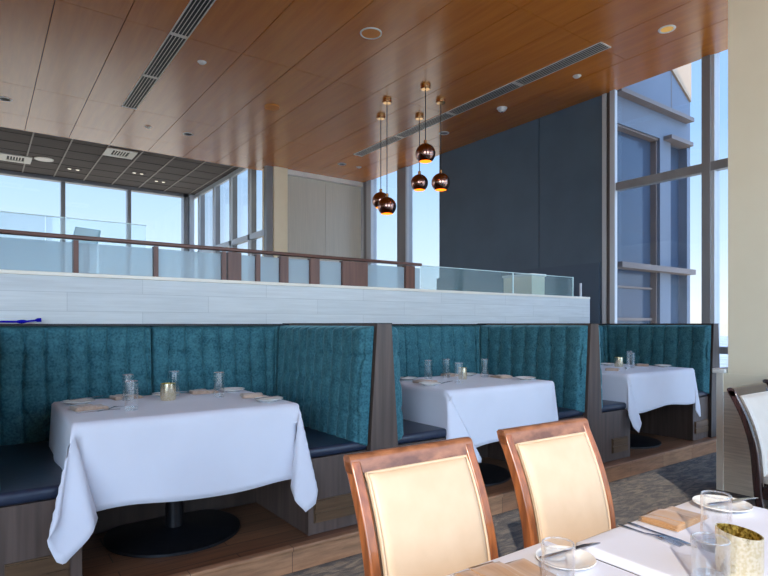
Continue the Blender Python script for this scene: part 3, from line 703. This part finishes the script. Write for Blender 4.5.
# ------------------------------------------------------------------ tableware prototypes (built where the first one stands)
def make_tumbler(loc, label, r=.034, h=.155, group='water glasses'):
    t = thing('water_glass', label, 'glass', loc, 0, group)
    turned('bowl', [(r*.97, .003), (r, h-.002), (r-.0015, h), (r-.003, h-.002), (r*.97-.003, .016)], M['tumbler'], t, 36, auto=.5)
    turned('rim', [(r-.0034+.0022*math.cos(a*PI/6), h-.001+.0022*math.sin(a*PI/6)) for a in range(13)], M['glass_base'], t, 36, auto=3)
    turned('foot', [(0, 0), (r*.94, 0), (r*.97, .003), (r*.97, .012), (r*.97-.004, .016), (0, .013)], M['glass_base'], t, 36, auto=.5)
    return t
def make_votive(loc, label, r=.045, h=.10, slant=0, group='candle votives'):
    t = thing('votive_holder', label, 'candle holder', loc, 0, group)
    o = turned('cup', [(0, 0), (r*.9, 0), (r*.97, .006), (r, .02), (r, h), (r-.003, h)], M['gold_glass'], t, 44, auto=.6)
    i = turned('lining', [(r-.003, h), (r-.004, .022), (r*.9, .012), (0, .012)], M['gold_inside'], t, 44, auto=.6)
    turned('candle', [(0, .05), (r*.8, .05), (r*.84, .045), (r*.84, .013), (0, .013)], M['cap'], t, 28)
    if slant:
        for ob in (o, i):
            for v in ob.data.vertices:
                if v.co.z > h*.8: v.co.z += slant*(v.co.x*-.6+v.co.y*.8)
    return t
def make_plate(loc, label, r=.085, group='side plates'):
    o = turned('side_plate', [(0, .004), (r*.55, .004), (r*.66, .007), (r*.97, .017), (r, .0185), (r*.99, .0205), (r*.66, .0105), (r*.54, .0075), (0, .0075)][::1], M['china'], None, 48, auto=1)
    bm = bmesh.new(); bm.from_mesh(o.data)
    lathe(bm, [(0, 0), (r*.5, 0), (r*.56, .004)], 48); bm.to_mesh(o.data); bm.free()
    for p in o.data.polygons: p.use_smooth = True
    o.location = loc
    return tag(o, label, 'plate', group)
def knife_bm(L=.215):
    bm = bmesh.new()
    o = []
    up = [(0, .007), (.02, .0085), (.07, .006), (.095, .0055), (.11, .009), (.16, .0105), (.195, .007), (L, -.004)]
    dn = [(L-.005, -.006), (.16, -.0055), (.11, -.005), (.095, -.0045), (.07, -.005), (.02, -.0075), (0, -.006)]
    prism(bm, [(x, y) for x, y in up+dn], 0, .003, bev=.0009); return bm
def fork_bm(L=.19):
    bm = bmesh.new()
    prism(bm, [(0, .006), (.02, .007), (.08, .0035), (.115, .004), (.13, .012), (.142, .012), (.142, -.012), (.13, -.012), (.115, -.004), (.08, -.0035), (.02, -.007), (0, -.006)], 0, .003, bev=.0008)
    for k in range(4):
        y = -.0105+.007*k
        prism(bm, [(.14, y-.0017), (.188, y-.0010), (.19, y), (.188, y+.0010), (.14, y+.0017)], .0002, .0028)
    for v in bm.verts:
        x = v.co.x
        v.co.z += .006*math.sin(max(0, (x-.08))/.11*PI) if x > .08 else 0
    return bm
def make_cutlery(kind, loc, rz, label, tilt=0, group=None):
    o = link(kind, knife_bm() if kind == 'table_knife' else fork_bm(), M['cutlery'], auto=.6)
    o.location = loc; o.rotation_euler = (0, tilt, rz)
    return tag(o, label, kind.split('_')[1], group)
def make_napkin(loc, rz, label, w=.20, d=.115, m='napkin', group='folded napkins', h=.022):
    """folded cloth napkin: a pocket of stacked turned-over layers"""
    bm = bmesh.new()
    nx, ny = 22, 10
    def layer(x0, x1, y0, y1, z0, z1, rb):
        top = []; bot = []
        for j in range(ny+1):
            a = []; b = []
            for i in range(nx+1):
                fx, fy = i/nx, j/ny
                x = x0+(x1-x0)*fx; y = y0+(y1-y0)*fy
                ed = min(fx*(x1-x0), (1-fx)*(x1-x0), fy*(y1-y0), (1-fy)*(y1-y0))
                rr = math.sqrt(max(0, 1-(1-min(1, ed/rb))**2))
                zm = (z0+z1)/2; th = (z1-z0)/2
                wv = .0012*math.sin(x*60+y*25)+.001*math.sin(y*80-x*20)
                a.append(bm.verts.new((x, y, zm+th*rr+wv*rr))); b.append(bm.verts.new((x, y, zm-th*rr)))
            top.append(a); bot.append(b)
        for g, fl in ((top, 0), (bot, 1)):
            for p, q in zip(g, g[1:]):
                for i in range(nx):
                    f = (p[i], p[i+1], q[i+1], q[i]); bm.faces.new(f if not fl else f[::-1])
    t = h/3
    layer(-w/2, w/2, -d/2, d/2, 0, t*1.1, .006)
    layer(-w/2, w/2*.98, -d/2*.98, d/2*.97, t*.95, t*2.05, .006)
    layer(-w/2+w*.02, w/2*.3, -d/2*.98, d/2*.98, t*1.9, t*2.9, .006)
    layer(-w/2+w*.22, w/2*.1, -d/2*.99, d/2*.96, t*2.7, t*3.2, .004)
    bmesh.ops.remove_doubles(bm, verts=bm.verts, dist=1e-5)
    bmesh.ops.recalc_face_normals(bm, faces=bm.faces)
    o = link('folded_napkin', bm, M[m], None, smooth=True)
    o.location = loc; o.rotation_euler = (0, 0, rz)
    return tag(o, label, 'napkin', group)

Z = ZT+.0005
# nearest booth table
B1 = 'in the nearest booth'
g0 = make_tumbler((.72, 3.62, Z), 'water glass at the back left of the table %s' % B1)
copy_thing(g0, (.655, 3.21, Z), 'water glass at the front left of the table %s, nearest the camera' % B1)
copy_thing(g0, (1.01, 3.70, Z), 'water glass behind the gold candle holder %s' % B1)
copy_thing(g0, (1.217, 3.46, Z), 'water glass at the right of the table %s' % B1)
vt = make_votive((.92, 3.50, Z), 'mottled gold candle holder in the middle of the table %s' % B1)
p0 = make_plate((.46, 3.62, Z), 'white side plate at the left end of the table %s' % B1)
p = copy_thing(p0, (.955, 3.68, Z), 'white side plate behind the candle holder on the table %s' % B1)
copy_thing(p0, (1.385, 3.68, Z), 'white side plate at the back right of the table %s' % B1)
copy_thing(p0, (1.385, 3.09, Z), 'white side plate at the right front of the table %s' % B1)
n0 = make_napkin((.475, 3.37, Z), .15, 'tan folded napkin at the left end of the table %s' % B1, m='napkin2', w=.17, d=.13)
copy_thing(n0, (.73, 3.72, Z), 'tan folded napkin behind the back left glass %s' % B1, .1)
copy_thing(n0, (1.20, 3.71, Z), 'tan folded napkin behind the right glass %s' % B1, -.1)
copy_thing(n0, (1.385, 3.35, Z), 'tan folded napkin at the right end of the table %s' % B1, 1.3)
k0 = make_cutlery('table_knife', (.40, 3.25, Z), .12, 'knife in front of the left napkin %s' % B1, group='knives on the booth tables')
for loc, rz, lab in (((.415, 3.64, Z+.0225), .5, 'knife lying across the left plate %s' % B1), ((1.30, 3.08, Z+.0225), .25, 'knife lying across the right front plate %s' % B1), ((.88, 3.66, Z+.0225), .1, 'knife lying across the back plate %s' % B1)):
    c = copy_thing(k0, loc, lab, rz)
f0 = make_cutlery('table_fork', (.50, 3.25, Z), .7, 'fork beside the left napkin %s' % B1, group='forks on the booth tables')
# middle booth table
B2 = 'in the middle booth'
for (x, y), lab in (((3.03, 3.58), 'leftmost water glass at the back of the table %s'), ((3.25, 3.60), 'water glass at the back of the table %s, between two others'), ((3.01, 3.19), 'water glass at the front of the table %s, nearest the camera'), ((3.53, 3.42), 'rightmost water glass on the table %s')):
    copy_thing(g0, (x, y, Z), lab % B2)
copy_thing(vt, (3.25, 3.40, Z), 'small gold candle holder on the table %s' % B2).scale = (.8, .8, .95)
for (x, y), lab in (((2.83, 3.60), 'white side plate at the left back of the table %s'), ((3.50, 3.60), 'white side plate at the back right of the table %s'), ((3.63, 3.06), 'white side plate at the right front of the table %s'), ((2.72, 3.20), 'white side plate at the left front of the table %s')):
    copy_thing(p0, (x, y, Z), lab % B2)
for (x, y, r), lab in (((2.82, 3.37, .1), 'tan folded napkin at the left of the table %s'), ((3.37, 3.66, 0), 'tan folded napkin at the back of the table %s'), ((3.60, 3.30, 1.4), 'tan folded napkin at the right of the table %s')):
    copy_thing(n0, (x, y, Z), lab % B2, r)
copy_thing(k0, (2.70, 3.56, Z+.0225), 'knife lying across the left back plate %s' % B2, .5)
copy_thing(k0, (2.87, 3.24, Z), 'knife in front of the left napkin %s' % B2, .4)
# farthest booth table
B3 = 'in the farthest booth'
copy_thing(vt, (5.56, 3.42, Z), 'pale gold candle holder on the table %s' % B3)
copy_thing(g0, (5.53, 3.26, Z), 'water glass right of the candle holder %s' % B3)
copy_thing(g0, (5.90, 3.50, Z), 'water glass standing behind the other glass %s' % B3)
copy_thing(n0, (5.06, 3.18, Z), 'tan folded napkin at the left of the table %s' % B3, .5)
copy_thing(n0, (5.86, 3.33, Z), 'tan folded napkin at the right of the table %s' % B3, .6)
copy_thing(p0, (5.92, 3.13, Z), 'white side plate at the right of the table %s' % B3)
copy_thing(p0, (5.65, 3.60, Z), 'white side plate at the back of the table %s' % B3)
copy_thing(k0, (5.30, 3.17, Z), 'knife on the table %s' % B3, .6)

# ------------------------------------------------------------------ tables at the bottom right
def square_table(x0, x1, y0, y1, ztop, label):
    cx, cy = (x0+x1)/2, (y0+y1)/2; hw, hd = (x1-x0)/2, (y1-y0)/2
    t = thing('square_table', label, 'table', (cx, cy, 0), 0, 'square tables pushed together')
    boxes('tabletop', [(-hw+.008, hw-.008, -hd+.008, hd-.008, ztop-.035, ztop)], M['chair_dark'], t, bev=.004)
    turned('column', [(.045, .03), (.045, ztop-.05), (.12, ztop-.04), (.12, ztop-.035), (0, ztop-.035)], M['dark_metal'], t, 28)
    turned('base_disc', [(0, .035), (.06, .035), (.26, .018), (.28, .01), (.28, 0), (0, 0)], M['dark_metal'], t, 48)
    return cx, cy, hw, hd
cx, cy, hw, hd = square_table(.55, 1.312, .24, 1.03, .722, 'square table under the left white cloth at the bottom edge, by the bare plate')
GG = lambda a, b: [(0, .04, .02, a), (45, .14, .14, math.hypot(a, b)), (90, .02, .04, b)]
cs = {(-1, -1): GG(.2, .2), (1, -1): GG(.008, .2), (-1, 1): GG(.2, .2), (1, 1): GG(.008, .2)}
ZL = .728
cloth('tablecloth', hw, hd, .2, .008, .2, .2, cs, (.05, .05), 'white tablecloth at the bottom edge in front of the first cream chair', 'white tablecloths at the bottom right', (cx, cy, ZL), wave=.006)
cx, cy, hw, hd = square_table(1.338, 2.06, .16, .935, .744, 'square table under the right white cloth with the folded napkin and candle holder')
cs = {(-1, -1): GG(.032, .2), (1, -1): GG(.2, .2), (-1, 1): GG(.032, .2), (1, 1): GG(.2, .2)}
ZR = .75
cloth('tablecloth', hw, hd, .032, .2, .2, .2, cs, (.05, .05), 'white tablecloth at the bottom right under the folded gold brown napkin', 'white tablecloths at the bottom right', (cx, cy, ZR), wave=.006)
zl, zr = ZL+.0005, ZR+.0005
make_napkin((1.015, .905, zl), -.1, 'light gold brown folded napkin at the bottom edge beside the first cream chair', w=.235, d=.15, h=.03)
make_plate((1.222, .90, zl), 'white side plate with a knife on it, by the second cream chair', r=.075)
make_cutlery('table_knife', (1.157, .925, zl+.0225), -.12, 'knife across the side plate by the second cream chair', group='knives on the near tables')
make_tumbler((1.06, .80, zl), 'water glass at the bottom edge in front of the side plate', r=.037, h=.125)
make_cutlery('table_fork', (1.03, .90, zl), -1.2, 'fork between the left napkin and the bottom glass', group='forks on the near tables')
make_cutlery('table_knife', (1.11, .84, zl), -.9, 'knife lying beside the bottom water glass on the left cloth', group='knives on the near tables')
make_napkin((1.715, .873, zr), .02, 'gold brown folded napkin on the right white cloth', w=.20, d=.12, h=.017)
make_cutlery('table_fork', (1.537, .945, zr), -1.62, 'fork just left of the gold brown napkin on the right cloth', group='forks on the near tables')
make_cutlery('table_knife', (1.575, .94, zr), -1.68, 'long dark-looking knife left of the gold brown napkin on the right cloth', group='knives on the near tables')
make_plate((1.945, .835, zr), 'white side plate right of the gold brown napkin', r=.085)
make_cutlery('table_knife', (1.875, .845, zr+.0225), -.28, 'knife across the plate right of the gold brown napkin', group='knives on the near tables')
make_tumbler((1.585, .695, zr), 'tall water glass left of the right side plate, behind the gold candle holder', r=.037, h=.145)
make_tumbler((1.29, .585, zr) if False else (1.375, .615, zr), 'water glass in front of the gold candle holder at the bottom edge', r=.041, h=.10)
make_votive((1.475, .595, zr), 'shiny gold candle holder with slanted rim at the bottom right', r=.050, h=.10, slant=.14)

# ------------------------------------------------------------------ chairs
PROF = [(0, -.075), (.20, -.03), (.34, 0), (.477, .010), (.62, .022), (.70, .040), (.79, .068), (.88, .108), (.93, .134), (.965, .152)]
def prof_y(z):
    for (z0, y0), (z1, y1) in zip(PROF, PROF[1:]):
        if z <= z1: return y0+(y1-y0)*((z-z0)/(z1-z0))
    return PROF[-1][1]
def prof_s(z):       # smoothed
    return sum(prof_y(max(0, min(.965, z+d))) for d in (-.03, -.015, 0, .015, .03))/5
def side_post(bm, x0, x1, z0, z1, df, db, n=30):
    """a bent upright: front at prof+df, back at prof+db"""
    rings = []
    for k in range(n+1):
        z = z0+(z1-z0)*k/n; y = prof_s(z)
        rings.append([bm.verts.new((x0, y+df, z)), bm.verts.new((x1, y+df, z)), bm.verts.new((x1, y+db, z)), bm.verts.new((x0, y+db, z))])
    for a, b in zip(rings, rings[1:]):
        for i in range(4): bm.faces.new((a[i], a[(i+1) % 4], b[(i+1) % 4], b[i]))
    bm.faces.new(rings[0][::-1]); bm.faces.new(rings[-1])
    bmesh.ops.recalc_face_normals(bm, faces=bm.faces)
def make_chair(loc, label, wood, worn, pad, rz=0):
    """dining chair facing -Y; origin on the floor under the foot of the back, back rising towards +Y"""
    t = thing('dining_chair', label, 'chair', loc, rz, 'cream upholstered dining chairs')
    W = .235
    for s in (-1, 1):
        bm = bmesh.new(); side_post(bm, s*W-s*.034, s*W, 0, .955, -.022, .022)
        o = link('back_post', bm, wood, t, auto=.6)
        bv = o.modifiers.new('round', 'BEVEL'); bv.width = .006; bv.segments = 2; bv.limit_method = 'ANGLE'; bv.angle_limit = .9
        bm = bmesh.new()
        box(bm, s*(W-.02)-.02, s*(W-.02)+.02, -.455, -.415, 0, .41)
        for v in bm.verts:
            if v.co.z < .1: v.co.x -= s*.004; v.co.y = -.435+(v.co.y+.435)*.75
        link('leg', bm, wood, t)
    # top rail: rolls over the posts
    bm = bmesh.new(); n = 24; rings = []
    for k in range(n+1):
        x = -W+2*W*k/n
        bow = .006*(1-(x/W)**2)
        ring = []
        for (dz, dy) in ((-.036, -.016), (-.02, -.019), (.0, -.022), (.010, -.018), (.014, -.006), (.012, .010), (.004, .020), (-.02, .022), (-.036, .022)):
            z = .955+dz; ring.append(bm.verts.new((x, prof_s(min(.965, z))+dy+bow*0, z)))
        rings.append(ring)
    for a, b in zip(rings, rings[1:]):
        for i in range(len(a)): bm.faces.new((a[i], a[(i+1) % len(a)], b[(i+1) % len(a)], b[i]))
    bm.faces.new(rings[0]); bm.faces.new(rings[-1][::-1])
    bmesh.ops.recalc_face_normals(bm, faces=bm.faces)
    link('top_rail', bm, worn, t, auto=.8)
    # upholstered back panel with piping
    bm = bmesh.new(); nx, nz = 22, 40; g = []
    xw = W-.042; z0, z1 = .44, .922
    for j in range(nz+1):
        row = []
        for i in range(nx+1):
            fx = -1+2*i/nx; fz = j/nz; z = z0+(z1-z0)*fz; x = fx*xw
            e = min((1-abs(fx))*xw, fz*(z1-z0), (1-fz)*(z1-z0))
            p = math.sqrt(max(0, 1-(1-min(1, e/.022))**2))
            row.append(bm.verts.new((x, prof_s(z)-.014-.018*p-.006*(1-fx*fx)*p, z)))
        g.append(row)
    for a, b in zip(g, g[1:]):
        for i in range(nx): bm.faces.new((a[i], a[i+1], b[i+1], b[i]))
    bmesh.ops.recalc_face_normals(bm, faces=bm.faces)
    bp = link('backrest', bm, pad, t, smooth=True)
    sd = bp.modifiers.new('depth', 'SOLIDIFY'); sd.thickness = .03; sd.offset = -1
    bm = bmesh.new(); loop = []
    for x, z in [(-xw, z0+(z1-z0)*k/20) for k in range(21)]+[(-xw+2*xw*k/12, z1) for k in range(1, 13)]+[(xw, z1-(z1-z0)*k/20) for k in range(1, 21)]:
        loop.append((x*.985, prof_s(z)-.024, min(z, z1-.004)))
    tube(bm, loop, .0045, 8); link('piping', bm, pad, bp, smooth=True)
    # back face panel of the chair
    bm = bmesh.new(); g = []
    for j in range(25):
        z = .44+.465*j/24; g.append([bm.verts.new((x, prof_s(z)+.016, z)) for x in (-W+.03, W-.03)])
    for a, b in zip(g, g[1:]): bm.faces.new((a[0], a[1], b[1], b[0]))
    link('back_lining', bm, pad, t, smooth=True)
    # seat
    bm = bmesh.new(); box(bm, -W+.036, W-.036, -.46, -.002, .41, .475)
    bmesh.ops.bevel(bm, geom=list(bm.edges), offset=.024, segments=4, affect='EDGES', profile=.5)
    link('seat', bm, pad, t, auto=1.2)
    boxes('seat_frame', [(-W+.012, W-.012, -.445, -.415, .345, .415), (-W+.012, -W+.034, -.415, -.02, .345, .415), (W-.034, W-.012, -.415, -.02, .345, .415), (-W+.034, W-.034, -.04, -.018, .345, .43)], wood, t)
    boxes('stretcher', [(-W+.012, -W+.03, -.43, -.03, .16, .19), (W-.03, W-.012, -.43, -.03, .16, .19), (-W+.02, W-.02, -.24, -.222, .165, .187)], wood, t)
    return t
CH = .228
make_chair((.863+CH, 1.228, 0), 'cream upholstered dining chair with orange brown wood frame, nearest the camera, its top rail worn', M['chair_wood'], M['chair_worn'], M['cream_vinyl'], .03*-1)
make_chair((1.51+.236, 1.238, 0), 'cream upholstered dining chair behind the right white tablecloth, right of the nearest chair', M['chair_wood'], M['chair_worn'], M['cream_vinyl'], -.03)
make_chair((3.62+.24, 1.365, 0), 'dark wood dining chair with pale back, in front of the low divider wall', M['chair_dark'], M['chair_dark'], M['cream_pale'], 0)
make_chair((4.36+.24, 1.45, 0), 'dark wood dining chair mostly hidden behind the other chair at the right edge', M['chair_dark'], M['chair_dark'], M['cream_pale'], 0)

# ------------------------------------------------------------------ light
sunv = Vector((-.757*math.cos(.49), -.653*math.cos(.49), math.sin(.49)))
ld = bpy.data.lights.new('sun', 'SUN'); ld.energy = 2.7; ld.angle = .009; ld.color = (1, .90, .76)
lo = bpy.data.objects.new('sun', ld); COL.objects.link(lo); lo.rotation_euler = sunv.to_track_quat('Z', 'Y').to_euler(); lo.location = (-6, -8, 8)
W_ = bpy.data.worlds.new('sky'); scn.world = W_; W_.use_nodes = True
nt = W_.node_tree; nt.nodes.clear(); L = nt.links.new
out = N(nt, 'ShaderNodeOutputWorld'); bg = N(nt, 'ShaderNodeBackground'); tc = N(nt, 'ShaderNodeTexCoord'); sp = N(nt, 'ShaderNodeSeparateXYZ')
L(tc.outputs['Generated'], sp.inputs[0])
rp = N(nt, 'ShaderNodeValToRGB'); cr = rp.color_ramp
cr.elements[0].position = 0; cr.elements[0].color = (.84, .81, .72, 1)
cr.elements[1].position = 1; cr.elements[1].color = (.16, .33, .68, 1)
for p, c in ((.03, (.84, .86, .90)), (.12, (.60, .77, .92)), (.30, (.34, .56, .85))):
    e = cr.elements.new(p); e.color = (*c, 1)
L(sp.outputs['Z'], rp.inputs[0])
# the sky is brighter towards the sun
dt = N(nt, 'ShaderNodeVectorMath'); dt.operation = 'DOT_PRODUCT'; dt.inputs[1].default_value = sunv
L(tc.outputs['Generated'], dt.inputs[0])
mr = N(nt, 'ShaderNodeMapRange'); mr.inputs['From Min'].default_value = -.1; mr.inputs['From Max'].default_value = 1; mr.inputs['To Min'].default_value = 1; mr.inputs['To Max'].default_value = 6
L(dt.outputs['Value'], mr.inputs['Value']); L(mr.outputs[0], bg.inputs[1])
L(rp.outputs[0], bg.inputs[0]); L(bg.outputs[0], out.inputs[0])

# ------------------------------------------------------------------ camera
cd = bpy.data.cameras.new('camera'); cam = bpy.data.objects.new('camera', cd); COL.objects.link(cam)
cam.location = (0, 0, 1.347)
cam.rotation_euler = (PI/2, 0, -math.atan2(CF, SF))
cd.sensor_width = 36; cd.lens = 562/768*36; cd.shift_y = 36/768; cd.clip_start = .05; cd.clip_end = 5000
scn.camera = cam
vs = scn.view_settings
vs.view_transform = 'Standard'; vs.look = 'None'; vs.gamma = 1; vs.use_curve_mapping = False; vs.exposure = .6
